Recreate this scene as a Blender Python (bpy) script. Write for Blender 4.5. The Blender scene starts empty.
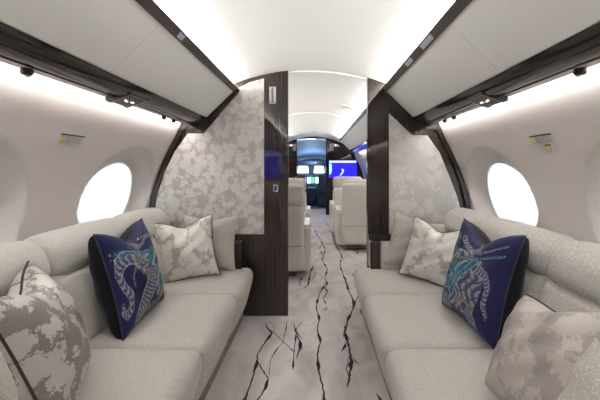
import bpy, math, random
from mathutils import Vector, Matrix
random.seed(7)
C = bpy.context.scene.collection
F = 373.0; CAMX = 0.04; CAMZ = 1.17
R = math.radians

# ------------------------------------------------------------------ materials
def mat(name, col=(.8, .8, .8), rough=.5, metal=0., spec=.5, coat=0., emit=None, es=0.):
    m = bpy.data.materials.new(name); m.use_nodes = True
    b = m.node_tree.nodes['Principled BSDF']
    b.inputs['Base Color'].default_value = (*col, 1)
    b.inputs['Roughness'].default_value = rough
    b.inputs['Metallic'].default_value = metal
    b.inputs['Specular IOR Level'].default_value = spec
    b.inputs['Coat Weight'].default_value = coat
    b.inputs['Coat Roughness'].default_value = .04
    if emit:
        b.inputs['Emission Color'].default_value = (*emit, 1)
        b.inputs['Emission Strength'].default_value = es
    return m
def N(m, t, **kw):
    n = m.node_tree.nodes.new(t)
    for k, v in kw.items():
        if k in n.inputs: n.inputs[k].default_value = v
        else: setattr(n, k, v)
    return n
def L(m, a, b): m.node_tree.links.new(a, b)
def bsdf(m): return m.node_tree.nodes['Principled BSDF']
def coords(m, scale=(1, 1, 1), space='Object'):
    tc = N(m, 'ShaderNodeTexCoord'); mp = N(m, 'ShaderNodeMapping')
    mp.inputs['Scale'].default_value = scale
    L(m, tc.outputs[space], mp.inputs['Vector']); return mp.outputs[0]
def ramp(m, fac, stops, interp='LINEAR'):
    r = N(m, 'ShaderNodeValToRGB'); cr = r.color_ramp; cr.interpolation = interp
    while len(cr.elements) < len(stops): cr.elements.new(.5)
    for e, (p, c) in zip(cr.elements, stops): e.position = p; e.color = (*c, 1) if len(c) == 3 else c
    L(m, fac, r.inputs[0]); return r.outputs[0]
def bump(m, h, strength=.2, dist=.01):
    b = N(m, 'ShaderNodeBump'); b.inputs['Strength'].default_value = strength; b.inputs['Distance'].default_value = dist
    L(m, h, b.inputs['Height']); L(m, b.outputs[0], bsdf(m).inputs['Normal'])

def fabric(name, c1, c2, scale=160, bs=.5, stretch=(1, 1, 1)):
    m = mat(name, c1, .9, spec=.2)
    v = coords(m, stretch)
    vo = N(m, 'ShaderNodeTexVoronoi', Scale=scale); L(m, v, vo.inputs['Vector'])
    no = N(m, 'ShaderNodeTexNoise', Scale=scale * .7, Detail=3.); L(m, v, no.inputs['Vector'])
    mx = N(m, 'ShaderNodeMath', operation='ADD'); L(m, vo.outputs['Distance'], mx.inputs[0]); L(m, no.outputs[0], mx.inputs[1])
    L(m, ramp(m, mx.outputs[0], [(.6, c1), (1.05, c2)]), bsdf(m).inputs['Base Color'])
    bump(m, mx.outputs[0], -bs, .004)
    bsdf(m).inputs['Sheen Weight'].default_value = .15
    return m

M = {}
M['boucle'] = fabric('boucle', (.60, .58, .545), (.47, .45, .42), 190, .9)
M['boucle_weave'] = fabric('boucle_weave', (.62, .60, .56), (.43, .41, .38), 130, 1., (1, 1, 1.5))
M['plain_pillow'] = fabric('plain_pillow', (.60, .57, .52), (.42, .39, .35), 170, .6)
M['leather'] = mat('leather', (.70, .68, .635), .42, spec=.35)
M['ceiling'] = mat('ceiling_cloth', (.86, .855, .84), .8, spec=.2)
M['bin'] = mat('bin_door_cloth', (.80, .80, .765), .55, spec=.3)
M['binbody'] = mat('bin_body', (.5, .49, .46), .7)
M['darkbase'] = mat('plinth', (.20, .18, .17), .8)
M['black'] = mat('black_plastic', (.012, .012, .013), .3)
M['piping'] = mat('dark_piping', (.035, .032, .034), .7)
M['velvet'] = mat('black_velvet', (.006, .006, .009), .9, spec=.1)
bsdf(M['velvet']).inputs['Sheen Weight'].default_value = .15
M['chrome'] = mat('chrome', (.7, .7, .74), .2, 1.)
M['latch'] = mat('latch_metal', (.55, .56, .72), .3, .6)
M['lip'] = mat('taupe_lip', (.33, .29, .28), .45)
M['seam'] = mat('seam', (.22, .2, .19), .9)
M['placard'] = mat('placard', (.5, .5, .48), .4)
M['placard_grey'] = mat('placard_grey', (.3, .3, .29), .4)
M['yellow'] = mat('yellow', (.75, .55, .03), .5)
M['white'] = mat('white_plastic', (.8, .78, .76), .4)
M['led'] = mat('led_strip', (1, 1, 1), .5, emit=(1., .968, .93), es=21.)
M['led_cove'] = mat('led_cove', (1, 1, 1), .5, emit=(1., .975, .945), es=33.)
M['pane'] = mat('window_light', (.03, .03, .03), .5, emit=(.90, .96, 1.), es=.60)
M['psu_glow'] = mat('psu_glow', (.1, .1, .1), .5, emit=(1., .62, .5), es=1.6)
M['blue_screen'] = mat('blue_screen', (.01, .01, .02), .3, emit=(.008, .003, .60), es=1.8)
M['screen_bar'] = mat('screen_bar', (.01, .01, .02), .3, emit=(.45, .62, .95), es=1.3)
M['screen_land'] = mat('screen_land', (.01, .01, .02), .3, emit=(.35, .8, .72), es=1.1)
M['cockpit_pane'] = mat('windshield_light', (.1, .1, .1), .3, emit=(.75, .92, 1.), es=3.)
M['display'] = mat('display_white', (.02, .02, .02), .3, emit=(.75, .85, .95), es=1.6)
M['display_green'] = mat('display_green', (.02, .02, .02), .3, emit=(.05, .75, .25), es=1.3)
M['display_red'] = mat('display_red', (.02, .02, .02), .3, emit=(.85, .15, .08), es=1.3)
M['display_blue'] = mat('display_blue', (.02, .02, .02), .3, emit=(.12, .35, .6), es=.9)
M['navy'] = mat('cockpit_navy', (.03, .045, .08), .5)
M['cockpit_roof'] = mat('cockpit_roof', (.30, .37, .52), .6)
M['downlight'] = mat('downlight', (1, 1, 1), .5, emit=(.95, .97, 1.), es=5.)
M['vein'] = mat('carpet_vein', (.035, .033, .036), .95, spec=.1)

# sidewall cloth
m = M['wall'] = mat('sidewall_cloth', (.60, .55, .53), .75, spec=.25)
v = coords(m, (1, 1, 1)); no = N(m, 'ShaderNodeTexNoise', Scale=220., Detail=2.); L(m, v, no.inputs['Vector'])
L(m, ramp(m, no.outputs[0], [(.3, (.58, .535, .515)), (.7, (.63, .585, .565))]), bsdf(m).inputs['Base Color']); bump(m, no.outputs[0], .12, .002)
# dark glossy wood, vertical grain
m = M['wood'] = mat('dark_wood', (.045, .03, .025), .05, spec=.4, coat=.3)
v = coords(m, (26, 26, .6)); no = N(m, 'ShaderNodeTexNoise', Scale=3., Detail=5.); L(m, v, no.inputs['Vector'])
L(m, ramp(m, no.outputs[0], [(.3, (.018, .012, .010)), (.5, (.028, .019, .016)), (.72, (.045, .031, .026))]), bsdf(m).inputs['Base Color'])
m = M['wood_long'] = mat('dark_wood_long', (.02, .014, .012), .12, spec=.4, coat=.1)
v = coords(m, (26, .6, 26)); no = N(m, 'ShaderNodeTexNoise', Scale=3., Detail=5.); L(m, v, no.inputs['Vector'])
L(m, ramp(m, no.outputs[0], [(.3, (.014, .010, .009)), (.5, (.020, .015, .013)), (.72, (.032, .023, .02))]), bsdf(m).inputs['Base Color'])
M['rail'] = mat('rail_wood', (.05, .038, .033), .38, spec=.35)
# carpet
m = M['carpet'] = mat('carpet', (.6, .56, .55), .95, spec=.1)
v = coords(m, (1.6, .8, 1)); no = N(m, 'ShaderNodeTexNoise', Scale=3.2, Detail=5., Distortion=1.2); L(m, v, no.inputs['Vector'])
L(m, ramp(m, no.outputs[0], [(.28, (.49, .445, .44)), (.48, (.61, .57, .565)), (.7, (.72, .685, .68))]), bsdf(m).inputs['Base Color'])
n2 = N(m, 'ShaderNodeTexNoise', Scale=420., Detail=2.); L(m, coords(m), n2.inputs['Vector']); bump(m, n2.outputs[0], .5, .004)
# floral damask: big ragged blossoms on a silver ground
def damask(name, light, dark, scale, mid=.0, metal=.25, rough=.42, lo=.40, hi=.50):
    m = mat(name, light, rough, metal)
    v = coords(m, (1, 1, 1))
    nz = N(m, 'ShaderNodeTexNoise', Scale=scale * 1.6, Detail=4., Roughness=.6); L(m, v, nz.inputs['Vector'])
    sub = N(m, 'ShaderNodeVectorMath', operation='SCALE'); sub.inputs['Scale'].default_value = 1.5 / scale
    L(m, nz.outputs['Color'], sub.inputs[0])
    ad = N(m, 'ShaderNodeVectorMath', operation='ADD'); L(m, v, ad.inputs[0]); L(m, sub.outputs[0], ad.inputs[1])
    vo = N(m, 'ShaderNodeTexVoronoi', Scale=scale); L(m, ad.outputs[0], vo.inputs['Vector'])
    v2 = N(m, 'ShaderNodeTexVoronoi', Scale=scale * 3.1, feature='DISTANCE_TO_EDGE'); L(m, ad.outputs[0], v2.inputs['Vector'])
    mm = N(m, 'ShaderNodeMath', operation='MULTIPLY_ADD'); L(m, v2.outputs['Distance'], mm.inputs[0]); mm.inputs[1].default_value = -.55
    L(m, vo.outputs['Distance'], mm.inputs[2])
    n3 = N(m, 'ShaderNodeTexNoise', Scale=scale * .5, Detail=2.); L(m, v, n3.inputs['Vector'])
    m3 = N(m, 'ShaderNodeMath', operation='MULTIPLY_ADD'); L(m, n3.outputs[0], m3.inputs[0]); m3.inputs[1].default_value = .5
    L(m, mm.outputs[0], m3.inputs[2])
    r = ramp(m, m3.outputs[0], [(lo, (0, 0, 0)), (hi, (1, 1, 1))])
    mx = N(m, 'ShaderNodeMix', data_type='RGBA'); L(m, r, mx.inputs[0])
    mx.inputs[6].default_value = (*light, 1); mx.inputs[7].default_value = (*dark, 1)
    L(m, mx.outputs[2], bsdf(m).inputs['Base Color'])
    bump(m, r, .15, .003)
    return m
M['damask_wall'] = damask('damask_wall', (.73, .70, .67), (.50, .46, .44), 17., lo=.66, hi=.84)
M['damask_wall_pale'] = damask('damask_wall_pale', (.73, .71, .69), (.61, .58, .565), 12., lo=.60, hi=.72)
M['damask_pillow'] = damask('damask_pillow', (.70, .67, .63), (.43, .40, .38), 15., lo=.79, hi=.87)
M['damask_near'] = damask('damask_near', (.56, .53, .50), (.24, .215, .21), 13., lo=.70, hi=.74)
M['damask_faint'] = damask('damask_faint', (.52, .475, .44), (.38, .34, .32), 10., lo=.64, hi=.76)
# printed pillow face: colours come from the painted pattern of the fabric
m = M['print'] = mat('printed_silk', (.03, .03, .2), .55, spec=.3)
at = N(m, 'ShaderNodeAttribute'); at.attribute_name = 'pattern'; L(m, at.outputs['Color'], bsdf(m).inputs['Base Color'])
M['navy_silk'] = mat('navy_silk', (.018, .018, .11), .6)

# ------------------------------------------------------------------ mesh builder
class MB:
    def __init__(s): s.v = []; s.f = []; s.mi = []
    def add(s, vs, fs, mi=0):
        o = len(s.v); s.v += [tuple(p) for p in vs]
        for f in fs: s.f.append(tuple(i + o for i in f)); s.mi.append(mi)
        return s
    def box(s, x0, x1, y0, y1, z0, z1, mi=0):
        x0, x1 = sorted((x0, x1)); y0, y1 = sorted((y0, y1)); z0, z1 = sorted((z0, z1))
        vs = [(x, y, z) for x in (x0, x1) for y in (y0, y1) for z in (z0, z1)]
        return s.add(vs, [(0, 1, 3, 2), (4, 6, 7, 5), (0, 4, 5, 1), (2, 3, 7, 6), (0, 2, 6, 4), (1, 5, 7, 3)], mi)
    def prism_y(s, prof, y0, y1, sx=1, mi=0):
        n = len(prof)
        vs = [(sx * x, y0, z) for x, z in prof] + [(sx * x, y1, z) for x, z in prof]
        return s.add(vs, [(i, (i + 1) % n, n + (i + 1) % n, n + i) for i in range(n)] + [tuple(range(n))[::-1], tuple(range(n, 2 * n))], mi)
    def rbox(s, x0, x1, y0, y1, z0, z1, r, puff=0., n=6, fn=None, mi=0, pz=None, px=None):
        x0, x1 = sorted((x0, x1)); y0, y1 = sorted((y0, y1)); z0, z1 = sorted((z0, z1))
        c = ((x0 + x1) / 2, (y0 + y1) / 2, (z0 + z1) / 2); h = ((x1 - x0) / 2, (y1 - y0) / 2, (z1 - z0) / 2)
        r = min(r, *[q * .98 for q in h]); pz = puff if pz is None else pz; px = puff if px is None else px
        def ax(hh):
            e = [-hh, -hh + r * .2, -hh + r * .45, -hh + r * .72]
            mid = [-(hh - r) + 2 * (hh - r) * i / n for i in range(n + 1)]
            return e + mid + [-q for q in e[::-1]]
        A = [ax(q) for q in h]; idx = {}; vs = []; fs = []
        def vid(p):
            k = tuple(round(q, 6) for q in p)
            if k in idx: return idx[k]
            inner = [max(-(h[a] - r), min(h[a] - r, p[a])) for a in range(3)]
            d = [p[a] - inner[a] for a in range(3)]; l = math.sqrt(sum(q * q for q in d))
            q = [inner[a] + (d[a] / l * r if l > 1e-9 else 0) for a in range(3)]
            t = [q[a] / h[a] for a in range(3)]
            w = lambda a, b: max(0, 1 - t[a] ** 2) ** .8 * max(0, 1 - t[b] ** 2) ** .8
            q[2] += pz * t[2] * w(0, 1); q[0] += px * t[0] * w(1, 2); q[1] += puff * .5 * t[1] * w(0, 2)
            q = [q[a] + c[a] for a in range(3)]
            if fn: q = fn(*q)
            idx[k] = len(vs); vs.append(tuple(q)); return idx[k]
        for a in range(3):
            b, d = (a + 1) % 3, (a + 2) % 3
            for sgn in (-1, 1):
                for i in range(len(A[b]) - 1):
                    for j in range(len(A[d]) - 1):
                        q = []
                        for (u, w_) in ((i, j), (i + 1, j), (i + 1, j + 1), (i, j + 1)):
                            p = [0, 0, 0]; p[a] = sgn * h[a]; p[b] = A[b][u]; p[d] = A[d][w_]; q.append(vid(p))
                        if sgn < 0: q = q[::-1]
                        if len(set(q)) >= 3: fs.append(tuple(q))
        return s.add(vs, fs, mi)
    def tube(s, pts, r, n=8, closed=False, mi=0):
        pts = [Vector(p) for p in pts]; vs = []; fs = []; m_ = len(pts)
        for i, p in enumerate(pts):
            a = pts[i - 1] if (i or closed) else p; b = pts[(i + 1) % m_] if (i < m_ - 1 or closed) else p
            t = (b - a).normalized(); up = Vector((0, 0, 1)) if abs(t.z) < .95 else Vector((1, 0, 0))
            u = t.cross(up).normalized(); w = t.cross(u)
            for k in range(n):
                an = 2 * math.pi * k / n; vs.append(p + (u * math.cos(an) + w * math.sin(an)) * r)
        for i in range(m_ if closed else m_ - 1):
            j = (i + 1) % m_
            for k in range(n): fs.append((i * n + k, i * n + (k + 1) % n, j * n + (k + 1) % n, j * n + k))
        if not closed: fs += [tuple(range(n))[::-1], tuple(range((m_ - 1) * n, m_ * n))]
        return s.add(vs, fs, mi)
    def lathe(s, c, prof, n=20, mi=0, axis='z'):
        vs = []; fs = []
        for (r, z) in prof:
            for k in range(n):
                a = 2 * math.pi * k / n
                p = (r * math.cos(a), r * math.sin(a), z)
                if axis == 'y': p = (p[0], p[2], p[1])
                if axis == 'x': p = (p[2], p[0], p[1])
                vs.append((c[0] + p[0], c[1] + p[1], c[2] + p[2]))
        for i in range(len(prof) - 1):
            for k in range(n): fs.append((i * n + k, i * n + (k + 1) % n, (i + 1) * n + (k + 1) % n, (i + 1) * n + k))
        fs += [tuple(range(n))[::-1], tuple(range((len(prof) - 1) * n, len(prof) * n))]
        return s.add(vs, fs, mi)
    def build(s, name, mats, parent=None, angle=40, origin=None, matrix=None):
        me = bpy.data.meshes.new(name)
        o3 = Vector(origin) if origin else Vector((0, 0, 0))
        me.from_pydata([tuple(Vector(p) - o3) for p in s.v], [], s.f)
        mats = mats if isinstance(mats, (list, tuple)) else [mats]
        for q in mats: me.materials.append(q)
        me.polygons.foreach_set('material_index', s.mi); me.polygons.foreach_set('use_smooth', [True] * len(s.f))
        import bmesh
        bm = bmesh.new(); bm.from_mesh(me); bmesh.ops.recalc_face_normals(bm, faces=bm.faces); bm.to_mesh(me); bm.free()
        me.set_sharp_from_angle(angle=R(angle)); me.update()
        o = bpy.data.objects.new(name, me); C.objects.link(o)
        if matrix is not None: o.matrix_world = matrix
        else: o.location = o3
        if parent:
            o.parent = parent
            if origin: o.location = o3 - parent.location
            elif matrix is None: o.location = -parent.location
        return o
def tag(o, label=None, cat=None, group=None, kind=None):
    for k, q in (('label', label), ('category', cat), ('group', group), ('kind', kind)):
        if q: o[k] = q
    return o
def empty(name, loc, label=None, cat=None, group=None, kind=None):
    o = bpy.data.objects.new(name, None); C.objects.link(o); o.location = loc; o.empty_display_size = .1
    return tag(o, label, cat, group, kind)

# ------------------------------------------------------------------ shell
WP = [(1.008, 1.555), (1.052, 1.435), (1.115, 1.31), (1.185, 1.154), (1.235, 1.0), (1.268, .84), (1.285, .65), (1.28, .45), (1.245, .2), (1.19, 0.)]
def cat(pts, n):
    out = []
    for i in range(len(pts) - 1):
        p0 = pts[max(i - 1, 0)]; p1 = pts[i]; p2 = pts[i + 1]; p3 = pts[min(i + 2, len(pts) - 1)]
        for k in range(n):
            t = k / n
            out.append(tuple(.5 * (2 * b + (c - a) * t + (2 * a - 5 * b + 4 * c - d) * t * t + (3 * b - a - 3 * c + d) * t ** 3) for a, b, c, d in zip(p0, p1, p2, p3)))
    out.append(pts[-1]); return out
WPF = cat(WP, 14)
def wall_x(z):
    for (x0, z0), (x1, z1) in zip(WPF, WPF[1:]):
        if z1 <= z <= z0: return x0 + (x1 - x0) * (z0 - z) / max(z0 - z1, 1e-9)
    return WPF[0][0] if z > 1.5 else WPF[-1][0]
def ceil_z(x): return 1.95 - .105 * (x / .58) ** 2
YB = 2.95; YA = -1.9; YC = 9.3
WIN_Y = [2.46, 1.21, -.04, -1.29]
WZ, WA, WB = .97, .43, .34           # window recess centre height and half sizes
def recess(y, z):
    d = 0.
    for wy in WIN_Y + [4.2, 5.45, 6.7, 7.95]:
        r = math.sqrt(((y - wy) / WA) ** 2 + ((z - WZ) / WB) ** 2)
        if r < 1.04:
            t = min(1., max(0., (1.0 - r) / .30)); d = .115 * (1 - (1 - t) ** 2.2)
    return d
def wall_grid(y0, y1, step, sx):
    b = MB(); ny = int((y1 - y0) / step)
    vs = []; nz = len(WPF)
    for i in range(ny + 1):
        y = y0 + (y1 - y0) * i / ny
        for x, z in WPF: vs.append((sx * (x + recess(y, z)), y, z))
    fs = []
    for i in range(ny):
        for j in range(nz - 1):
            y = y0 + (y1 - y0) * (i + .5) / ny; z = (WPF[j][1] + WPF[j + 1][1]) / 2
            if any(((y - wy) / WA) ** 2 + ((z - WZ) / WB) ** 2 < .5 ** 2 for wy in WIN_Y): continue
            fs.append((i * nz + j, i * nz + j + 1, (i + 1) * nz + j + 1, (i + 1) * nz + j))
    b.add(vs, fs); return b
for sx, side in ((-1, 'left'), (1, 'right')):
    w = wall_grid(YA, YB, .014, sx).build('wall_' + side, M['wall']); tag(w, kind='structure')
    w = wall_grid(YB + .05, YC, .06, sx).build('wall_%s_forward' % side, M['wall']); tag(w, kind='structure')
# windows: pane sits in the throat of the recess
wn = 1
GW, GH = .72, .70
for sx in (-1, 1):
    for wy in WIN_Y:
        b = MB(); n = 48; rings = 6; vs = []; fs = []
        cy, cz = wy + .03, WZ
        for k in range(rings + 1):
            for q in range(n):
                a = 2 * math.pi * q / n; y = cy + WA * GW * k / rings * math.cos(a); z = cz + WB * GH * k / rings * math.sin(a)
                vs.append((sx * (wall_x(z) + .108), y, z))
        for k in range(rings):
            for q in range(n): fs.append((k * n + q, k * n + (q + 1) % n, (k + 1) * n + (q + 1) % n, (k + 1) * n + q))
        b.add(vs, fs); o = b.build('window_%d' % wn, M['pane']); tag(o, kind='structure')
        ring = []
        for q in range(n):
            a = 2 * math.pi * q / n; z = cz + WB * GH * 1.0 * math.sin(a); ring.append((sx * (wall_x(z) + .106), cy + WA * GW * math.cos(a), z))
        MB().tube(ring, .005, 6, True).build('window_frame', M['white'], o); wn += 1

# ceiling (arched) – main cabin, forward cabin
def ceiling(name, y0, y1, m, half=.82, zf=None):
    b = MB(); n = 40; vs = []; k = 8
    for j in range(k + 1):
        y = y0 + (y1 - y0) * j / k
        for i in range(n + 1):
            x = -half + 2 * half * i / n; vs.append((x, y, ceil_z(x) + (zf(j / k) if zf else 0)))
    b.add(vs, [(j * (n + 1) + i, j * (n + 1) + i + 1, (j + 1) * (n + 1) + i + 1, (j + 1) * (n + 1) + i) for j in range(k) for i in range(n)])
    return tag(b.build(name, m), kind='structure')
ceiling('ceiling', YA, YB + .02, M['ceiling'])
ceiling('ceiling_forward', YB + .02, YC, M['ceiling'])
# thin ceiling seams
for i, y in enumerate((YB + .03, 5.2)):
    b = MB(); vs = []; n = 30
    for q in range(n + 1):
        x = -.56 + 1.12 * q / n; z = ceil_z(x)
        vs += [(x, y, z + .004), (x, y, z - .012), (x, y + .03, z - .012), (x, y + .03, z + .004)]
    b.add(vs, [(4 * q + a, 4 * q + (a + 1) % 4, 4 * q + 4 + (a + 1) % 4, 4 * q + 4 + a) for q in range(n) for a in range(3)])
    tag(b.build('trim_%d' % (i + 1), M['ceiling']), kind='structure')

# aft wall behind the camera (its television is mirrored in the divider)
prof_full = [(-x, z) for x, z in WPF[::-1]] + [(-.82 + 1.64 * i / 20, ceil_z(-.82 + 1.64 * i / 20)) for i in range(21)] + WPF
b = MB(); b.prism_y(prof_full, YA - .05, YA); tag(b.build('wall_back', M['bin']), kind='structure')

# floor with woven dark veins
def fl(px, py):
    Y = CAMZ * F / (py - 168.0); return (CAMX + (px - 315.0) * Y / F, Y)
fb = MB(); fb.box(-1.22, 1.22, YA - .05, 10.7, -.04, 0)
def vein(pts, w0, wob=.35, mi=1, z=.0015):
    P = [Vector((p[0], p[1], 0)) for p in pts]
    # resample with a little wander
    Q = []
    for a, c in zip(P, P[1:]):
        l = (c - a).length; n = max(2, int(l / .018))
        for k in range(n):
            t = k / n; p = a.lerp(c, t); perp = Vector((-(c - a).y, (c - a).x, 0)).normalized()
            Q.append(p + perp * random.uniform(-1, 1) * w0 * wob)
    Q.append(P[-1]); vs = []; n = len(Q); ph = random.random() * 6
    for i, p in enumerate(Q):
        a = Q[max(i - 1, 0)]; c = Q[min(i + 1, n - 1)]; t = (c - a).normalized(); perp = Vector((-t.y, t.x, 0))
        env = min(1, i / 3 + .25, (n - 1 - i) / 3 + .25)
        w = w0 * env * (.45 + .9 * max(0, math.sin(i * .33 + ph)) ** 3 + .25 * random.random())
        vs += [tuple(p + perp * w + Vector((0, 0, z))), tuple(p - perp * w + Vector((0, 0, z)))]
    fb.add(vs, [(2 * i, 2 * i + 1, 2 * i + 3, 2 * i + 2) for i in range(n - 1)], mi)
def cv(pts): return [fl(230 + x / 3.335, 280 + y / 3.335) for x, y in pts]
for pts, w in [
    ([(118, 150), (140, 180), (112, 215), (92, 250), (90, 275), (78, 320), (62, 365), (45, 410), (30, 470)], .0075),
    ([(90, 270), (108, 300), (128, 328), (120, 360), (92, 402), (70, 460)], .0065),
    ([(192, 135), (178, 205), (150, 240), (134, 270), (130, 325)], .0035),
    ([(118, 140), (128, 165), (150, 180), (178, 207), (215, 242)], .0045), ([(125, 138), (145, 150), (148, 178)], .003),
    ([(213, 145), (218, 170), (243, 200)], .0055), ([(240, 138), (222, 162), (218, 200), (213, 250), (210, 300)], .0045),
    ([(222, 180), (234, 210), (232, 235), (222, 262)], .0085), ([(236, 205), (240, 232), (230, 240)], .005),
    ([(320, 8), (302, 40), (292, 65), (288, 95), (298, 130), (291, 165), (301, 205), (292, 245), (295, 300), (308, 350), (315, 400), (322, 470)], .0078),
    ([(312, 20), (325, 40), (310, 60), (320, 80)], .006), ([(326, 30), (318, 60), (300, 55)], .004), ([(310, 95), (322, 92), (320, 102), (310, 96)], .008),
    ([(384, -8), (395, 35), (412, 68), (410, 100), (392, 135), (384, 180), (398, 225), (405, 270), (400, 310), (391, 362)], .0095),
    ([(430, 18), (432, 45), (418, 75), (410, 100)], .006), ([(386, 10), (405, 30), (425, 22)], .004),
    ([(402, 190), (385, 215), (372, 240), (384, 225), (398, 210)], .005), ([(385, 230), (405, 255), (430, 285)], .003), ([(384, 150), (378, 190), (398, 190)], .005),
    ([(400, 245), (388, 300), (398, 330)], .005),
    ([(440, 78), (436, 105), (446, 130)], .004), ([(453, 85), (448, 105), (455, 122)], .008),
    ([(486, 378), (498, 395), (512, 420)], .011), ([(262, 0), (258, 15)], .006), ([(240, -10), (232, 10), (236, 22)], .007)]:
    vein(cv(pts), w)
def c2(pts): return [fl(280 + x / 3.33, 170 + y / 3.33) for x, y in pts]
for pts, w in [([(115, 195), (122, 215), (140, 240), (150, 265), (140, 300), (158, 330), (150, 360)], .008), ([(140, 240), (132, 262), (142, 285)], .007),
               ([(112, 318), (100, 345), (95, 382), (78, 395)], .009), ([(120, 340), (108, 365)], .006), ([(175, 215), (182, 245), (205, 285), (200, 318), (216, 365), (225, 395)], .008),
               ([(205, 285), (215, 310)], .005), ([(150, 362), (158, 380), (146, 397)], .008), ([(240, 345), (262, 372), (266, 398)], .006), ([(222, 232), (226, 262)], .006)]:
    vein(c2(pts), w)
for _ in range(16):      # the pattern runs on forward
    x = random.uniform(-.9, 1.); y = random.choice([random.uniform(4.8, 8.5)])
    p = [(x, y)]
    for k in range(random.randint(4, 8)): p.append((p[-1][0] + random.uniform(-.05, .05), p[-1][1] + random.uniform(.08, .2)))
    vein(p, .009)
tag(fb.build('floor', [M['carpet'], M['vein']], angle=30), kind='structure')

# ------------------------------------------------------------------ bulkhead dividers
def px2(px, py, Y=YB): return (CAMX + (px - 315.) * Y / F, CAMZ - (py - 168.) * Y / F)
def xz_prism(b, pts, y0, y1, mi=0): return b.prism_y(pts, y0, y1, 1, mi)
binprof = [(.597, 1.775), (.815, 1.545)]
def left_half(xe):   # silhouette from opening edge to the left wall
    top = [(-.83 + (xe + .83) * i / 14, ceil_z(-.83 + (xe + .83) * i / 14)) for i in range(15)]
    return [(xe, .0)] + [(-x, z) for x, z in WPF[::-1]] + top
b = MB(); b.prism_y(left_half(-.173), YB, YB + .06); dl = b.build('wall_divider_left', M['wood'], angle=25); tag(dl, kind='structure')
pr = [(-x, z) for x, z in left_half(-.455)]
b = MB(); b.prism_y(pr, YB, YB + .06); dr = b.build('wall_divider_right', M['wood'], angle=25); tag(dr, kind='structure')
Lp = [(264, 78.5), (250, 82.5), (238, 88.5), (237, 95), (204, 133.5), (188, 133.5), (175, 152), (165, 172), (157.5, 195), (154, 215), (152, 234), (264, 234)]
Rp = [(389, 113.5), (411.5, 135), (427, 135.5), (439, 152), (449, 176), (457, 197), (462, 216), (465, 236), (389, 236)]
for parent, pl, mm in ((dl, Lp, 'damask_wall'), (dr, Rp, 'damask_wall_pale')):
    b = MB(); b.prism_y([px2(*p) for p in pl], YB - .007, YB + .001); b.build('fabric_panel', M[mm], parent, 25)
# raised dark trim that runs round bin end and down the wall
def trim_loop(sx):
    path = [(.575, 1.80), (.60, 1.765), (.815, 1.535), (.93, 1.50), (.99, 1.505)] + [(x - .006, z) for x, z in WPF if .6 < z < 1.49]
    w = .032; vs = []; n = len(path)
    for i, (x, z) in enumerate(path):
        a = path[max(i - 1, 0)]; c = path[min(i + 1, n - 1)]; tx, tz = c[0] - a[0], c[1] - a[1]; l = math.hypot(tx, tz); nx, nz = tz / l, -tx / l
        vs += [(sx * x, YB - .03, z), (sx * (x + nx * w), YB - .03, z + nz * w), (sx * (x + nx * w), YB, z + nz * w), (sx * x, YB, z)]
    b = MB(); b.add(vs, [(4 * i + k, 4 * i + (k + 1) % 4, 4 * i + 4 + (k + 1) % 4, 4 * i + 4 + k) for i in range(n - 1) for k in range(4)] + [(0, 1, 2, 3)])
    return b
trim_loop(-1).build('edge_trim', M['wood'], dl, 30); trim_loop(1).build('edge_trim', M['wood'], dr, 30)

# plaque and switch on the left divider
def plaque(x0, z0, x1, z1, Y, label, s=1):
    t = empty('wall_sign', ((x0 + x1) / 2, Y, z0), label, 'sign')
    MB().rbox(x0, x1, Y - .012, Y - .001, z0, z1, .004, n=2).build('plate', M['white'], t)
    b = MB(); h = z1 - z0; cx = (x0 + x1) / 2; w = x1 - x0; rnd = random.Random(3)
    z = z0 + h * .08
    while z < z1 - h * .08:
        hh = h * rnd.uniform(.03, .07); ww = w * rnd.uniform(.10, .22)
        b.box(cx - ww, cx + ww, Y - .0145, Y - .0115, z, z + hh); z += hh + h * .022
    b.build('lettering', M['black'], t)
a0 = px2(269.3, 104); a1 = px2(276, 87)
plaque(a0[0], a0[1], a1[0], a1[1], YB, 'small white upright plaque high on the dark divider left of the aisle')
t = empty('light_switch', (-.275, YB, 1.0), 'small black switch in a bright frame on the dark wood divider', 'switch')
q0 = px2(273.3, 192); q1 = px2(278.2, 184.5)
MB().rbox(q0[0], q1[0], YB - .008, YB - .001, q0[1], q1[1], .003, n=2).build('frame', M['chrome'], t)
MB().rbox(q0[0] + .009, q1[0] - .009, YB - .012, YB - .004, q0[1] + .011, q1[1] - .011, .002, n=2).build('button', M['black'], t)

# ------------------------------------------------------------------ overhead bins
DOOR = [(.6015, 1.770), (.64, 1.735), (.70, 1.674), (.755, 1.622), (.793, 1.586), (.812, 1.568)]
DOORP = DOOR + [(.828, 1.578), (.772, 1.634), (.715, 1.686), (.655, 1.747), (.615, 1.786)]
BODY = [(.618, 1.782), (.66, 1.742), (.72, 1.68), (.776, 1.63), (.832, 1.58), (.97, 1.572), (.97, 1.6), (.80, 1.72), (.70, 1.765)]
def bin_unit(y0, y1, sx, label, group):
    t = empty('overhead_bin', (sx * .8, (y0 + y1) / 2, 1.55), label, 'overhead bin', group)
    MB().prism_y(BODY, y0, y1, sx).build('bin_body', M['binbody'], t, 50)
    MB().prism_y(DOORP, y0 + .001, y1 - .001, sx).build('bin_door', M['bin'], t, 50)
    return t
bins = {}
for sx, sd in ((-1, 'left'), (1, 'right')):
    g = 'overhead bins of the lounge, %s side' % sd
    bin_unit(1.55, 2.93, sx, 'grey-white overhead bin above the far half of the %s sofa, ending at the divider' % sd, g)
    bin_unit(.17, 1.55, sx, 'grey-white overhead bin over the near half of the %s sofa, cut by the picture edge' % sd, g)
    bin_unit(-1.88, .17, sx, 'grey-white overhead bin behind the viewpoint above the %s wall' % sd, g)
fy = [3.03, 4.75, 6.5, 8.25]
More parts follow.
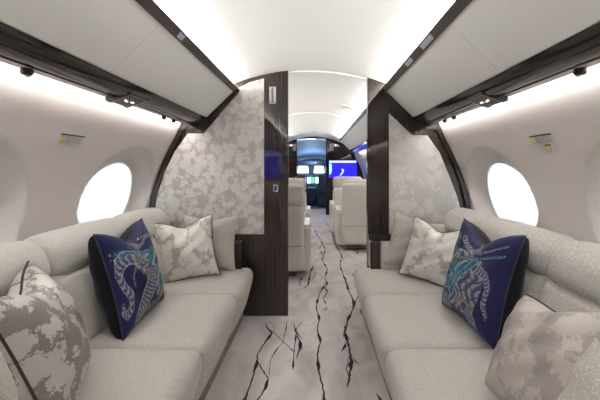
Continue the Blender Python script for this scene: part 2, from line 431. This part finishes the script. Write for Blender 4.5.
for i in range(3):
    for sx, sd in ((-1, 'left'), (1, 'right')):
        if sx < 0 and i < 2: pass
        bin_unit(fy[i], fy[i + 1], sx, ['overhead bin of the forward cabin, %s side, first past the divider', 'middle overhead bin of the forward cabin, %s side', 'overhead bin of the forward cabin, %s side, farthest one by the galley bulkhead'][i] % sd, 'overhead bins of the forward cabin, %s side' % sd)
# cove rail + cove light, valance + light strip
RAIL = [(.5975, 1.7635), (.566, 1.797), (.572, 1.805), (.6, 1.7745)]
VAL = [(.811, 1.564), (.816, 1.546), (.830, 1.526), (.850, 1.513), (.88, 1.507), (.915, 1.507), (.925, 1.512), (.925, 1.56), (.832, 1.572)]
LIP = [(.925, 1.512), (.972, 1.512), (.976, 1.518), (.976, 1.54), (.925, 1.54)]
def run(y0, y1, sx, where):
    o = MB().prism_y(RAIL, y0, y1, sx).build('cove_rail', M['rail'], origin=(sx * .58, y0, 1.77)); tag(o, 'narrow dark glossy rail along the top of the %s' % where, 'rail')
    if y1 <= YB + .01 and y0 < 1:
        for y, hl in (((1.81, .085), (2.15, .065)) if sx > 0 else ((1.73, .03),)):
            pts = [(p[0] - .0012, p[1] - .0012) for p in RAIL[:2]]; (xa, za), (xb, zb) = pts
            lerp = lambda t: (xa + (xb - xa) * t, za + (zb - za) * t)
            p1, p2 = lerp(.2), lerp(.8)
            bb = MB().prism_y([p1, p2, (p2[0] + .004, p2[1] + .004), (p1[0] + .004, p1[1] + .004)], y - hl, y + hl, sx)
            bb.build('latch', M['latch'], o)
    o = MB().box(sx * .622, sx * .628, y0, y1, 1.787, 1.816).build('cove_light', M['led_cove'], origin=(sx * .62, y0, 1.783)); tag(o, 'white cove light strip above the %s' % where, 'light')
    vt = MB().prism_y(VAL, y0, y1, sx).build('valance', M['wood_long'], origin=(sx * .86, y0, 1.51), angle=50); tag(vt, 'dark glossy wood valance under the %s' % where, 'valance')
    MB().prism_y(LIP, y0, y1, sx).build('lip', M['lip'], vt)
    MB().prism_y([(.902, 1.508), (.906, 1.5035), (.911, 1.508)], y0, y1, sx).build('ridge', M['wood_long'], vt)
    o = MB().box(sx * .978, sx * .998, y0, y1, 1.526, 1.531).build('light_strip', M['led'], origin=(sx * .99, y0, 1.516)); tag(o, 'thin bright light strip under the %s, grazing the sidewall' % where, 'light')
    return vt
for sx, sd in ((-1, 'left'), (1, 'right')):
    run(YA, 2.925, sx, 'overhead bins over the %s sofa' % sd)
    run(3.02, 8.25, sx, 'forward cabin bins on the %s side' % sd)
# reading light consoles and air nozzles
for sx, sd in ((-1, 'left'), (1, 'right')):
    t = empty('passenger_service_console', (sx * .88, 1.85, 1.50), 'black console with small glowing symbols in the valance above the %s sofa' % sd, 'console')
    MB().prism_y([(.830, 1.535), (.824, 1.524), (.826, 1.518), (.925, 1.484), (.940, 1.486), (.946, 1.495), (.946, 1.513), (.86, 1.52)], 1.76, 1.94, sx).build('housing', M['black'], t)
    P = lambda k, o: (sx * (.826 + .099 * k - .325 * o), 1.518 - .034 * k - .946 * o)
    MB().tube([(P(k, .0)[0], y, P(k, .0)[1]) for k, y in [(.06, 1.768), (.95, 1.768), (.95, 1.932), (.06, 1.932)]], .0022, 6, True).build('bezel', M['lip'], t)
    for y0_ in (1.805, 1.83, 1.865, 1.88):
        b = MB()
        k0 = .50 if y0_ != 1.83 else .56
        vs = [(P(k, o)[0], yy, P(k, o)[1]) for k in (k0, k0 + .09) for yy in (y0_, y0_ + .011) for o in (-.001, .002)]
        b.add(vs, [(0, 1, 3, 2), (4, 6, 7, 5), (0, 4, 5, 1), (2, 3, 7, 6), (0, 2, 6, 4), (1, 5, 7, 3)])
        b.build('glowing_symbol', M['psu_glow'], t)
    for y, rr, where in ((1.285, .020, 'nearest the picture edge'), (1.80, .018, 'just before the black console'), (1.965, .017, 'just past the black console'), (2.45, .015, 'fourth from the near end'), (2.62, .015, 'closest to the divider')):
        b = MB().lathe((sx * .953, y, 1.5125), [(rr * .9, 0), (rr, -.006), (rr, -.016), (rr * .8, -.022)], 20)
        o = b.build('air_nozzle', M['black'], origin=(sx * .953, y, 1.5125)); tag(o, 'small black round air nozzle over the %s sofa, %s' % (sd, where), 'air nozzle', 'air nozzles, %s side' % sd)
        MB().lathe((sx * .95, y, 1.492), [(rr * .5, 0), (rr * .55, -.004), (rr * .3, -.009)], 14).build('nozzle_tip', M['chrome'], o)
# placards on the sidewalls
def placard(sx, y, z, ly, lz, label, small=False):
    t = empty('placard', (sx * wall_x(z), y, z), label, 'placard')
    def q(b, ya, yb, za, zb, off):     # ya..yb along wall in reading direction, za..zb up
        vs = []
        for yy, zz in ((ya, za), (yb, za), (yb, zb), (ya, zb)):
            for o_ in (off, -.002): vs.append((sx * (wall_x(zz) - o_), yy, zz))
        b.add(vs, [(0, 2, 4, 6), (1, 7, 5, 3), (0, 1, 3, 2), (2, 3, 5, 4), (4, 5, 7, 6), (6, 7, 1, 0)])
    s = -sx    # reading runs +y on the left wall, -y on the right wall
    Y = lambda u: y + s * (u - .5) * ly; Z = lambda v_: z + (v_ - .5) * lz
    b = MB(); q(b, Y(0), Y(1), Z(0), Z(1), .002); b.build('plate', M['placard'], t)
    b = MB(); q(b, Y(.0), Y(1), Z(.86), Z(1.0), .0035); b.build('header_bar', M['black'], t)
    b = MB(); q(b, Y(.07), Y(.2 if not small else .6), Z(.25), Z(.78), .0035); b.build('yellow_mark', M['yellow'], t)
    if not small:
        b = MB()
        for r_ in range(4):
            u = .28
            while u < .9:
                w = random.uniform(.05, .12); q(b, Y(u), Y(min(u + w, .93)), Z(.12 + .18 * r_), Z(.22 + .18 * r_), .0035); u += w + .03
        b.build('small_print', M['placard_grey'], t)
    return t
placard(-1, 1.772, 1.306, .17, .042, 'rectangular instruction placard with yellow mark on the left sidewall')
placard(1, 1.772, 1.306, .17, .042, 'rectangular instruction placard with yellow mark on the right sidewall')
placard(1, 1.745, 1.262, .045, .035, 'tiny square sticker below the placard on the right sidewall', True)

# ------------------------------------------------------------------ sofas
BAYS = [2.27, 1.60, .93, .26]
def sofa(sx, xf, xb, label, seatmat, backmat):
    """xf: |x| of seat front edge, xb: |x| where seat meets the backrest"""
    t = empty('sofa', (sx * .85, 1.5, 0), label, 'sofa')
    MB().box(sx * (xf + .085), sx * 1.16, .1, 2.9, 0., .12).build('plinth', M['darkbase'], t)
    def shear(x, y, z):
        a = abs(x); 
        if a < xf + .3: a += .26 * max(0, .34 - z)* max(0, 1 - (a - xf) / .3)
        return (sx * a, y, z)
    ys = [2.88] + BAYS
    for y1, y0 in zip(ys, ys[1:]):
        last = y1 > 2.8
        b = MB().rbox(xf, xb + .1, y0 + .0015, y1 - .0015, .085, .41, .05, 0, n=8, fn=lambda x, y, z: shear(x, y, z), pz=.014, px=.012)
        b.build('seat_cushion', seatmat, t, 60)
    def lean(x, y, z): return (sx * (abs(x) + .30 * (z - .42)), y, z)
    ys = [2.82, 2.26, 1.56, .88, .2]
    for y1, y0 in zip(ys, ys[1:]):
        MB().rbox(xb, xb + .14, y0 - .006, y1 + .006, .39, .725, .05, 0, n=8, fn=lean, px=.022, pz=.0).build('back_cushion', backmat, t, 60)
        MB().rbox(xb - .010, xb + .16, y0 - .010, y1 + .010, .695, .872, .07, 0, n=8, fn=lambda x, y, z: lean(x, y, z), px=.012, pz=.010).build('headroll', backmat, t, 60)
    # frame behind the cushions
    MB().prism_y([(xb + .08, .1), (1.235, .1), (1.262, .45), (1.262, .72), (1.235, .84), (xb + .28, .84), (xb + .2, .6)], .1, 2.9, sx).build('frame', M['boucle'], t, 40)
    return t
sofa_l = sofa(-1, .432, .95, 'long pale grey textured sofa along the sidewall left of the aisle', M['boucle'], M['boucle'])
sofa_r = sofa(1, .335, .90, 'long pale grey textured sofa along the sidewall right of the aisle', M['boucle'], M['boucle_weave'])
for (t, sx, xi) in ((sofa_l, -1, .505), (sofa_r, 1, .455)):
    for y0, y1 in ((2.77, 2.92), (.06, .2)):
        a = empty('armrest', (sx * .8, (y0 + y1) / 2, .41)); a.parent = t; a.location = Vector((sx * .8, (y0 + y1) / 2, .41)) - t.location
        def ab(b, name, m_):
            o = b.build(name, m_); o.parent = a; o.location = -Vector((sx * .8, (y0 + y1) / 2, .41)); return o
        ab(MB().rbox(sx * (xi + .07), sx * 1.2, y0, y1, .40, .605, .035, 0, n=4), 'padded_arm', M['boucle'])
        ab(MB().rbox(sx * xi, sx * (xi + .08), y0 + .01, y1, .40, .625, .02, 0, n=4), 'wood_cap', M['wood'])
        if y0 > 1:
            ab(MB().rbox(sx * (xi + .0), sx * 1.15, y1 - .03, y1 + .005, .60, .655, .006, 0, n=3), 'wood_rail', M['wood'])

# ------------------------------------------------------------------ pillows
def pillow_pt(u, v, side, w, h, t, chop, pinch=.10, seed=0, kx=.42):
    x = w / 2 * u * (1 - pinch * (1 - v * v)); y = h / 2 * v * (1 - pinch * (1 - u * u))
    k = max(0., (1 - u * u)) * max(0., (1 - v * v)); z = t / 2 * k ** kx
    if chop:
        top = max(0, (v + .35) / 1.35) ** 2
        y -= chop * math.exp(-(u / .42) ** 2) * top
        z *= 1 - .22 * math.exp(-(u / .16) ** 2) * top
    z += .006 * math.sin(5 * u + 3 * v + seed) * k ** .5 + .004 * math.sin(11 * v - 7 * u + 2 * seed) * k ** .5
    if v < 0: z *= 1 + .12 * (-v)
    return (x, y + h / 2, side * z)
def pillow(name, B, U, w, h, t, lean, label, mf, mbk, mp, chop=0., paint=None, n=44, seed=0, group=None, roll=0., tb=None):
    U = Vector((U[0], U[1], 0)).normalized(); Nh = U.cross(Vector((0, 0, 1)))
    V = (Vector((0, 0, 1)) * math.cos(lean) - Nh * math.sin(lean)).normalized(); W = U.cross(V)
    mtx = Matrix(((U.x, V.x, W.x, B[0]), (U.y, V.y, W.y, B[1]), (U.z, V.z, W.z, B[2]), (0, 0, 0, 1))) @ Matrix.Rotation(R(roll), 4, 'Z')
    if paint: n = 150
    b = MB(); N1 = n + 1
    def g(i):   # denser near rim
        s = -1 + 2 * i / n; return math.sin(s * math.pi / 2) * .55 + s * .45
    f = [pillow_pt(g(i), g(j), 1, w, h, t, chop, seed=seed) for j in range(N1) for i in range(N1)]
    nb = 40
    def gb(i): s = -1 + 2 * i / nb; return math.sin(s * math.pi / 2) * .55 + s * .45
    k = [pillow_pt(gb(i), gb(j), -1, w, h, tb or t, chop, seed=seed + 2, kx=.3 if tb else .42) for j in range(nb + 1) for i in range(nb + 1)]
    b.add(f, [(j * N1 + i, j * N1 + i + 1, (j + 1) * N1 + i + 1, (j + 1) * N1 + i) for j in range(n) for i in range(n)], 0)
    b.add(k, [(j * (nb + 1) + i, (j + 1) * (nb + 1) + i, (j + 1) * (nb + 1) + i + 1, j * (nb + 1) + i + 1) for j in range(nb) for i in range(nb)], 1)
    me = bpy.data.meshes.new(name); me.from_pydata(b.v, [], b.f)
    me.materials.append(mf); me.materials.append(mbk); me.polygons.foreach_set('material_index', b.mi); me.polygons.foreach_set('use_smooth', [True] * len(b.f))
    if paint:
        wf = (lambda q: q ** .44) if B[0] < 0 else (lambda q: 1 - (1 - q) ** .66)
        at = me.color_attributes.new('pattern', 'FLOAT_COLOR', 'POINT'); buf = []
        for j in range(N1):
            for i in range(N1): c = paint(wf((g(i) + 1) / 2), 1 - (g(j) + 1) / 2); buf += [*c, 1]
        buf += [.01, .01, .05, 1] * ((nb + 1) ** 2); at.data.foreach_set('color', buf)
    me.update(); o = bpy.data.objects.new(name, me); C.objects.link(o); o.matrix_world = mtx; tag(o, label, 'pillow', group)
    ring = []; q = 28
    for sgn, fix, rng in ((1, 'v-', 0), (1, 'u+', 0), (-1, 'v+', 0), (-1, 'u-', 0)):
        for i in range(q):
            s = -1 + 2 * i / q
            u, v_ = {'v-': (s, -1), 'u+': (1, s), 'v+': (-s, 1), 'u-': (-1, -s)}[fix]
            ring.append(pillow_pt(u, v_, 1, w, h, t, chop, seed=seed))
    p = MB().tube(ring, .0042, 7, True).build('piping', mp); p.parent = o
    return o

# --- printed pattern painter: polygons, tapered strokes and dots in face coordinates (u right, v down)
class Paint:
    def __init__(s, base): s.base = base; s.items = []
    def poly(s, pts, fn): s.items.append(('p', pts, fn)); return s
    def stroke(s, pts, w0, w1, fn): s.items.append(('s', pts, w0, w1, fn)); return s
    def dot(s, c, r, col): s.items.append(('d', c, r, col)); return s
    def __call__(s, u, v):
        col = s.base
        for it in s.items:
            if it[0] == 'p':
                pts = it[1]; ins = False; n = len(pts); j = n - 1
                for i in range(n):
                    if (pts[i][1] > v) != (pts[j][1] > v) and u < (pts[j][0] - pts[i][0]) * (v - pts[i][1]) / (pts[j][1] - pts[i][1]) + pts[i][0]: ins = not ins
                    j = i
                if ins:
                    c = it[2](u, v); col = c if c else col
            elif it[0] == 's':
                pts = it[1]; n = len(pts) - 1; best = 9; bt = 0; sd = 0
                for i in range(n):
                    ax, ay = pts[i]; bx, by = pts[i + 1]; dx, dy = bx - ax, by - ay
                    t = max(0, min(1, ((u - ax) * dx + (v - ay) * dy) / (dx * dx + dy * dy + 1e-9)))
                    d = math.hypot(u - ax - t * dx, v - ay - t * dy)
                    if d < best: best = d; bt = (i + t) / n; sd = (u - ax) * dy - (v - ay) * dx
                w = it[2] + (it[3] - it[2]) * bt
                if best < w:
                    c = it[4](bt, best / w, sd); col = c if c else col
            else:
                if math.hypot(u - it[1][0], v - it[1][1]) < it[2]: col = it[3]
        return col
NAVY = (.008, .009, .062); SIL = (.17, .165, .22); SILD = (.045, .045, .11); TEAL = (.012, .17, .23); TEALD = (.008, .05, .12); GOLD = (.26, .19, .10); PALE = (.30, .33, .38)
def hide(t, r, sd):   # grey skin with fine ribs and a pale outline
    if r > .86: return PALE
    k = math.sin(t * 95 + r * 2.5)
    if .55 < r < .66: return SILD
    return SILD if k > .3 else (SIL if k > -.75 else PALE)
def tealband(t, r, sd):
    if r > .8: return PALE
    return TEAL if math.sin(t * 70) > -.2 else TEALD
def goldband(t, r, sd): return GOLD if math.sin(t * 60) > -.4 else NAVY
def cloth(u, v):
    a = (u * 1.2 + v) * 26; c = (u - v * 1.1) * 30
    if math.sin(a) > .82: return PALE
    if math.sin(a * .5) > .55: return GOLD if math.sin(c) > .3 else TEALD
    return TEAL if math.sin(c) * math.sin(a) > -.25 else TEALD
def skin(u, v):
    k = math.sin(u * 62 + math.sin(v * 22) * 3); q = math.sin(v * 75 + math.sin(u * 30) * 2)
    return SILD if k > .45 or q > .75 else (PALE if k < -.85 else SIL)
pl = Paint(NAVY)
pl.poly([(.62, .28), (.78, .25), (.95, .38), (1, .60), (.97, .86), (.80, .92), (.72, .70), (.60, .52), (.52, .38)], skin)
pl.stroke([(.60, .31), (.44, .29), (.30, .34), (.23, .44), (.29, .56), (.36, .66), (.35, .77), (.24, .82), (.14, .78), (.17, .72)], .085, .032, hide)
pl.stroke([(.78, .52), (.74, .66), (.62, .80), (.48, .93)], .10, .075, hide)
pl.poly([(.76, .30), (.93, .36), (.99, .52), (.88, .58), (.80, .48)], cloth)
pl.poly([(.84, .60), (.99, .56), (1, .84), (.86, .80), (.80, .70)], cloth)
pl.stroke([(.55, .30), (.66, .40), (.66, .55), (.76, .62)], .022, .016, goldband)
pl.stroke([(.36, .28), (.50, .24), (.62, .27), (.72, .36)], .022, .020, tealband)
pl.stroke([(.70, .22), (.80, .30), (.92, .34)], .02, .02, tealband)
pl.stroke([(.68, .10), (.78, .15), (.86, .13), (.95, .20)], .03, .015, hide)
pl.stroke([(.72, .04), (.76, .12), (.70, .20)], .015, .01, hide)
pl.stroke([(.48, .96), (.62, .92), (.80, .94), (.95, .90)], .035, .03, goldband)
pl.stroke([(.55, .42), (.48, .50), (.46, .60)], .014, .008, goldband)
rr = random.Random(5)
for _ in range(26): pl.dot((rr.uniform(.14, .5), rr.uniform(.20, .30)), rr.uniform(.006, .013), rr.choice([TEAL, TEAL, PALE]))
for _ in range(18): pl.dot((rr.uniform(.55, .98), rr.uniform(.05, .28)), rr.uniform(.006, .012), rr.choice([TEAL, PALE, GOLD]))
prr = Paint(NAVY)
prr.poly([(.30, .22), (.52, .26), (.66, .40), (.68, .66), (.60, .86), (.40, .92), (.10, .90), (.02, .70), (.06, .40)], skin)
prr.poly([(.02, .34), (.30, .22), (.50, .34), (.40, .52), (.22, .80), (.06, .72)], cloth)
prr.stroke([(.12, .18), (.05, .45), (.16, .84)], .035, .035, tealband)
prr.stroke([(.48, .32), (.34, .56), (.18, .84)], .035, .03, tealband)
prr.stroke([(.06, .48), (.28, .62)], .03, .03, tealband)
prr.stroke([(.30, .84), (.46, .76), (.60, .78)], .022, .022, goldband)
prr.stroke([(.18, .30), (.30, .34), (.42, .30)], .02, .02, goldband)
prr.stroke([(.52, .40), (.68, .44), (.76, .56), (.74, .72), (.80, .80)], .05, .022, hide)
prr.stroke([(.14, .82), (.12, .92), (.20, .98)], .07, .05, hide)
prr.stroke([(.50, .84), (.60, .93), (.56, .99)], .07, .05, hide)
prr.stroke([(.30, .22), (.60, .20), (.84, .12)], .012, .008, hide)
prr.stroke([(.34, .27), (.60, .27), (.86, .22)], .014, .01, tealband)
prr.stroke([(.22, .12), (.34, .18), (.44, .12), (.50, .20)], .035, .02, hide)
prr.stroke([(.40, .04), (.48, .12)], .014, .01, hide)
for _ in range(26): prr.dot((rr.uniform(.08, .6), rr.uniform(.10, .28)), rr.uniform(.006, .012), rr.choice([TEAL, PALE, GOLD]))

SZ = .415
# left sofa, far to near
pillow('pillow', (-.75, 2.74, SZ), (.97, -.1), .42, .40, .13, R(8), 'plain grey textured pillow behind the floral one at the far end of the left sofa', M['plain_pillow'], M['plain_pillow'], M['plain_pillow'], .02, seed=1)
pillow('pillow', (-.80, 2.50, SZ), (.93, .28), .40, .42, .15, R(14), 'silver floral pillow with dark piping at the far end of the left sofa', M['damask_pillow'], M['damask_pillow'], M['piping'], .045, seed=2, roll=7)
pillow('pillow', (-.82, 1.90, SZ), (-.07, 1), .53, .48, .16, R(15), 'blue and black pillow printed with a curling grey trunk, on the left sofa', M['print'], M['velvet'], M['piping'], .07, paint=pl, seed=3, tb=.26)
pillow('pillow', (-.775, 1.24, SZ), (-.42, .9), .47, .44, .22, R(22), 'silver floral pillow with dark piping at the near end of the left sofa', M['damask_near'], M['damask_near'], M['piping'], .05, seed=4)
pillow('pillow', (-.62, .74, SZ), (-.35, .93), .44, .42, .15, R(12), 'plain grey textured pillow at the bottom left corner, nearest on the left sofa', M['plain_pillow'], M['plain_pillow'], M['plain_pillow'], .02, seed=5)
# right sofa
pillow('pillow', (.74, 2.72, SZ), (.93, -.25), .42, .40, .13, R(10), 'plain grey textured pillow behind the floral one at the far end of the right sofa', M['plain_pillow'], M['plain_pillow'], M['plain_pillow'], .02, seed=6, roll=-12)
pillow('pillow', (.775, 2.43, SZ), (.80, -.60), .42, .41, .15, R(18), 'silver floral pillow with dark piping at the far end of the right sofa', M['damask_pillow'], M['damask_pillow'], M['piping'], .045, seed=7, roll=-9)
pillow('pillow', (.765, 1.80, SZ), (.08, -1), .53, .49, .16, R(15), 'blue and black pillow printed with a teal saddle cloth, on the right sofa', M['print'], M['velvet'], M['piping'], .07, paint=prr, seed=8, tb=.26)
pillow('pillow', (.65, 1.11, SZ - .01), (-.14, -1), .47, .39, .20, R(27), 'taupe satin floral pillow with dark piping at the near end of the right sofa', M['damask_faint'], M['damask_faint'], M['piping'], .02, seed=9, roll=14)
pillow('pillow', (.54, .72, SZ), (-.35, -.93), .44, .36, .15, R(16), 'plain grey textured pillow at the bottom right corner, nearest on the right sofa', M['plain_pillow'], M['plain_pillow'], M['plain_pillow'], .02, seed=10)

# ------------------------------------------------------------------ forward cabin seats
def club_chair(cx, y, rot, label, w=.35, full=False):
    t = empty('club_chair', (cx, y, 0), label, 'armchair', 'cream club chairs of the forward cabin')
    lt = M['leather']
    def part(b, name, m_=lt, par=t):
        o = b.build(name, m_, angle=50); o.parent = par; return o
    part(MB().rbox(-.2, .2, .18, .62, 0, .1, .02, n=3), 'pedestal', M['darkbase'])
    part(MB().rbox(-.29, .29, .05, .74, .08, .34, .04, .005), 'seat_shell')
    part(MB().rbox(-.265, .265, .12, .78, .30, .47, .05, .012), 'seat_cushion')
    le = lambda x, yy, z: (x, yy - .06 * max(0, z - .4), z)
    part(MB().rbox(-.275, .275, 0, .16, .10, .96 if full else .79, .05, .01, fn=le), 'backrest')
    if not full: part(MB().rbox(-.27, .27, -.012, .13, .785, 1.0, .045, .008, fn=le), 'headrest')
    else: part(MB().rbox(-.25, .25, .03, .2, .80, 1.0, .05, .01, fn=le), 'headrest')
    part(MB().box(-.262, .262, -.012, .0, .36, .364), 'back_seam', M['seam'])
    for s in (-1, 1):
        part(MB().rbox(s * .27, s * w, .10, .76, .07, .54, .03, .004), 'armrest')
        part(MB().rbox(s * .275, s * (w - .003), .14, .72, .53, .565, .014, 0), 'arm_pad')
    t.rotation_euler = (0, 0, rot)
    return t
club_chair(-.36, 3.85, 0, 'cream leather club chair seen from behind, first one left of the aisle past the divider')
club_chair(-.38, 6.15, math.pi, 'cream leather club chair left of the aisle facing back, beyond the first one')
club_chair(.70, 5.2, 0, 'broad cream leather club chair seen from behind, right of the aisle under the screen', full=True)
club_chair(.66, 7.15, math.pi, 'cream leather club chair right of the aisle facing back, just before the screen')

# ------------------------------------------------------------------ television screens
def television(x0, x1, z0, z1, Y, face, label, big=False):
    """face -1: screen looks towards -Y"""
    t = empty('television', ((x0 + x1) / 2, Y, z0), label, 'television')
    f = face
    MB().rbox(x0 - .012, x1 + .012, Y, Y - f * .03, z0 - .012, z1 + .012, .006, n=2).build('bezel', M['black'], t)
    W, H = x1 - x0, z1 - z0
    X = (lambda u: x0 + u * W) if f < 0 else (lambda u: x1 - u * W)
    def q(u0, u1, v0, v1, off): return MB().box(X(u0), X(u1), Y + f * off, Y + f * (off - .004), z1 - v1 * H, z1 - v0 * H)
    q(0, 1, 0, 1, .003).build('screen', M['blue_screen'], t)
    q(0.01, .99, .015, .12, .006).build('header_bar', M['screen_bar'], t)
    b = MB(); pts = [(0.01, .16), (.09, .2), (.10, .55), (.06, .78), (.01, .82)]
    b.add([(X(u), Y + f * .006, z1 - v * H) for u, v in pts], [tuple(range(len(pts)))])
    isl = [(.44, .5), (.50, .48), (.54, .58), (.52, .70), (.44, .84), (.38, .92), (.41, .80), (.47, .68), (.48, .58)]
    b.add([(X(u), Y + f * .006, z1 - v * H) for u, v in isl], [tuple(range(len(isl)))])
    b.build('map_shapes', M['screen_land'], t)
    return t
television(.39, 1.07, .93, 1.355, 9.25, -1, 'blue map screen on the forward bulkhead right of the cockpit doorway')
television(-1.04, -.665, .97, 1.49, YA + .04, 1, 'blue map screen on the aft wall, mirrored in the dark divider')

# ------------------------------------------------------------------ forward bulkhead, galley passage, cockpit
sil = [(-x, z) for x, z in WPF[::-1]] + [(-.82 + (.82 - .41) * i / 8, ceil_z(-.82 + (.82 - .41) * i / 8)) for i in range(9)]
b = MB(); b.prism_y([(-.41, 0.)] + sil, YC, YC + .06); fw = b.build('wall_front_left', M['wood'], angle=25); tag(fw, kind='structure')
sr = [(.31, 0.)] + WPF[::-1] + [(.82 - (.82 - .31) * i / 8, ceil_z(.82 - (.82 - .31) * i / 8)) for i in range(9)]
b = MB(); b.prism_y(sr, YC, YC + .06); tag(b.build('wall_front_right', M['wood'], angle=25), kind='structure')
b = MB(); b.prism_y([(-.41, 1.90), (.31, 1.90), (.31, 1.925), (.0, 1.952), (-.41, 1.92)], YC - .005, YC + .05); tag(b.build('trim_3', M['wood']), kind='structure')
plaque(.42, 1.60, .50, 1.78, YC, 'tiny white plaque on the forward bulkhead right of the cockpit doorway')
plaque(-.50, 1.60, -.44, 1.76, YC, 'tiny white plaque on the forward bulkhead left of the cockpit doorway')
ceiling('ceiling_galley', YC + .05, 13.2, M['cockpit_roof'], .75, lambda t: -.45 * max(0, t - .3) / .7)
for sx, x in ((-1, -.52), (1, .42)):
    b = MB(); b.box(x, x + sx * .04, YC + .06, 10.7, 0, 1.93); tag(b.build('wall_galley_' + ('left' if sx < 0 else 'right'), M['wood']), kind='structure')
b = MB(); b.box(-1.2, 1.2, 10.7, 13.2, -.04, -.0); tag(b.build('floor_cockpit', M['navy']), kind='structure')
b = MB(); b.box(-1.2, 1.2, 13.2, 13.3, 0, 1.9); tag(b.build('wall_front', M['navy']), kind='structure')
for x in (-.05, -.06):
    pass
for i, y in enumerate((9.75, 11.1)):
    z = 1.935 - (0 if y < 10.6 else .04); o = MB().lathe((-.06, y, z), [(.10, .01), (.10, -.012), (.07, -.014)], 20).build('ceiling_light', M['downlight'], origin=(-.06, y, z))
    tag(o, ['round bright ceiling light just inside the cockpit passage', 'round bright ceiling light farther in, near the cockpit'][i], 'ceiling light', 'passage lights')
# windshield, console, seats
wi = wn
for x0, x1 in ((-.56, -.18), (.0, .36)):
    b = MB(); b.prism_y([(x0, 1.0), (x1, 1.0), (x1 - .03, 1.235), (x0 + .03, 1.235)], 12.9, 12.93); tag(b.build('window_%d' % wi, M['cockpit_pane']), kind='structure'); wi += 1
t = empty('instrument_console', (-.06, 12.6, 0), 'dark cockpit instrument console with glowing displays beyond the passage', 'console')
MB().rbox(-.95, .85, 12.5, 12.85, .0, .96, .03, n=3).build('dashboard', M['navy'], t)
MB().rbox(-.2, .08, 11.6, 12.5, .0, .55, .03, n=3).build('pedestal', M['navy'], t)

for x0, x1, mt in ((-.42, -.25, 'display_blue'), (-.22, -.10, 'display'), (-.08, .02, 'display_green'), (.05, .28, 'display')):
    MB().box(x0, x1, 12.485, 12.502, .66, .86).build('display', M[mt], t)
b = MB()
for _ in range(26):
    x = random.uniform(-.35, .25); z = random.uniform(.58, .64) if random.random() < .3 else random.uniform(.87, .93)
    b.box(x, x + .02, 12.488, 12.505, z, z + .012)
b.build('small_lights', M['display_blue'], t)
t2 = empty('overhead_console', (-.05, 12.4, 1.4), 'dark overhead switch panel above the cockpit windshield', 'console')
MB().rbox(-.6, .5, 12.2, 12.8, 1.27, 1.42, .03, n=3).build('overhead_panel', M['navy'], t2)
MB().box(.03, .09, 12.188, 12.2, 1.33, 1.37).build('warning_light', M['display_red'], t2)
for x, sd in ((-.5, 'left'), (.38, 'right')):
    t = empty('pilot_seat', (x, 11.5, 0), 'dark %s pilot seat before the instrument console' % sd, 'seat', 'pilot seats')
    MB().rbox(x - .25, x + .25, 11.3, 11.8, .0, .45, .04, n=3).build('seat', M['navy'], t); MB().rbox(x - .24, x + .24, 11.2, 11.32, .4, .98, .04, n=3).build('backrest', M['navy'], t)
o = bpy.data.lights.new('cockpit_glow', 'POINT'); o.energy = 9; o.color = (.45, .7, 1.); o.shadow_soft_size = .12
l = bpy.data.objects.new('cockpit_glow', o); l.location = (-.05, 11.9, 1.3); C.objects.link(l)
o = bpy.data.lights.new('passage_downlight', 'POINT'); o.energy = 10; o.color = (.8, .88, 1.); o.shadow_soft_size = .08
l = bpy.data.objects.new('passage_downlight', o); l.location = (-.06, 9.8, 1.8); C.objects.link(l)
# ceiling fixture in the forward cabin
t = empty('emergency_light', (.43, 4.44, ceil_z(.43)), 'small oblong ceiling fixture in the forward cabin ceiling near the right bins', 'light')
def cbox(x0, x1, y0, y1, th, dz=0):
    b = MB(); vs = [(x, y, ceil_z(x) - d) for x in (x0, x1) for y in (y0, y1) for d in (th, -.003)]
    b.add(vs, [(0, 1, 3, 2), (4, 6, 7, 5), (0, 4, 5, 1), (2, 3, 7, 6), (0, 2, 6, 4), (1, 5, 7, 3)]); return b
cbox(.36, .50, 4.34, 4.52, .006).build('plate', M['white'], t)
for k in range(3): cbox(.38 + .04 * k, .395 + .04 * k, 4.38, 4.43, .009).build('slot', M['placard_grey'], t)

# ------------------------------------------------------------------ camera, world, view
cd = bpy.data.cameras.new('camera'); cam = bpy.data.objects.new('camera', cd); C.objects.link(cam)
cam.location = (CAMX, 0, CAMZ); cam.rotation_euler = (R(90), 0, 0)
cd.sensor_width = 36; cd.lens = 36 * F / 600; cd.shift_x = -15 / 600; cd.shift_y = -32 / 600; cd.clip_start = .02
sc = bpy.context.scene; sc.camera = cam
w = bpy.data.worlds.new('world'); sc.world = w; w.use_nodes = True
w.node_tree.nodes['Background'].inputs[0].default_value = (.75, .85, 1, 1); w.node_tree.nodes['Background'].inputs[1].default_value = .3
vs_ = sc.view_settings; vs_.view_transform = 'Standard'; vs_.look = 'None'; vs_.gamma = 1; vs_.use_curve_mapping = False; vs_.exposure = .85
sc.cycles.max_bounces = 10; sc.cycles.diffuse_bounces = 6; sc.cycles.sample_clamp_indirect = 6
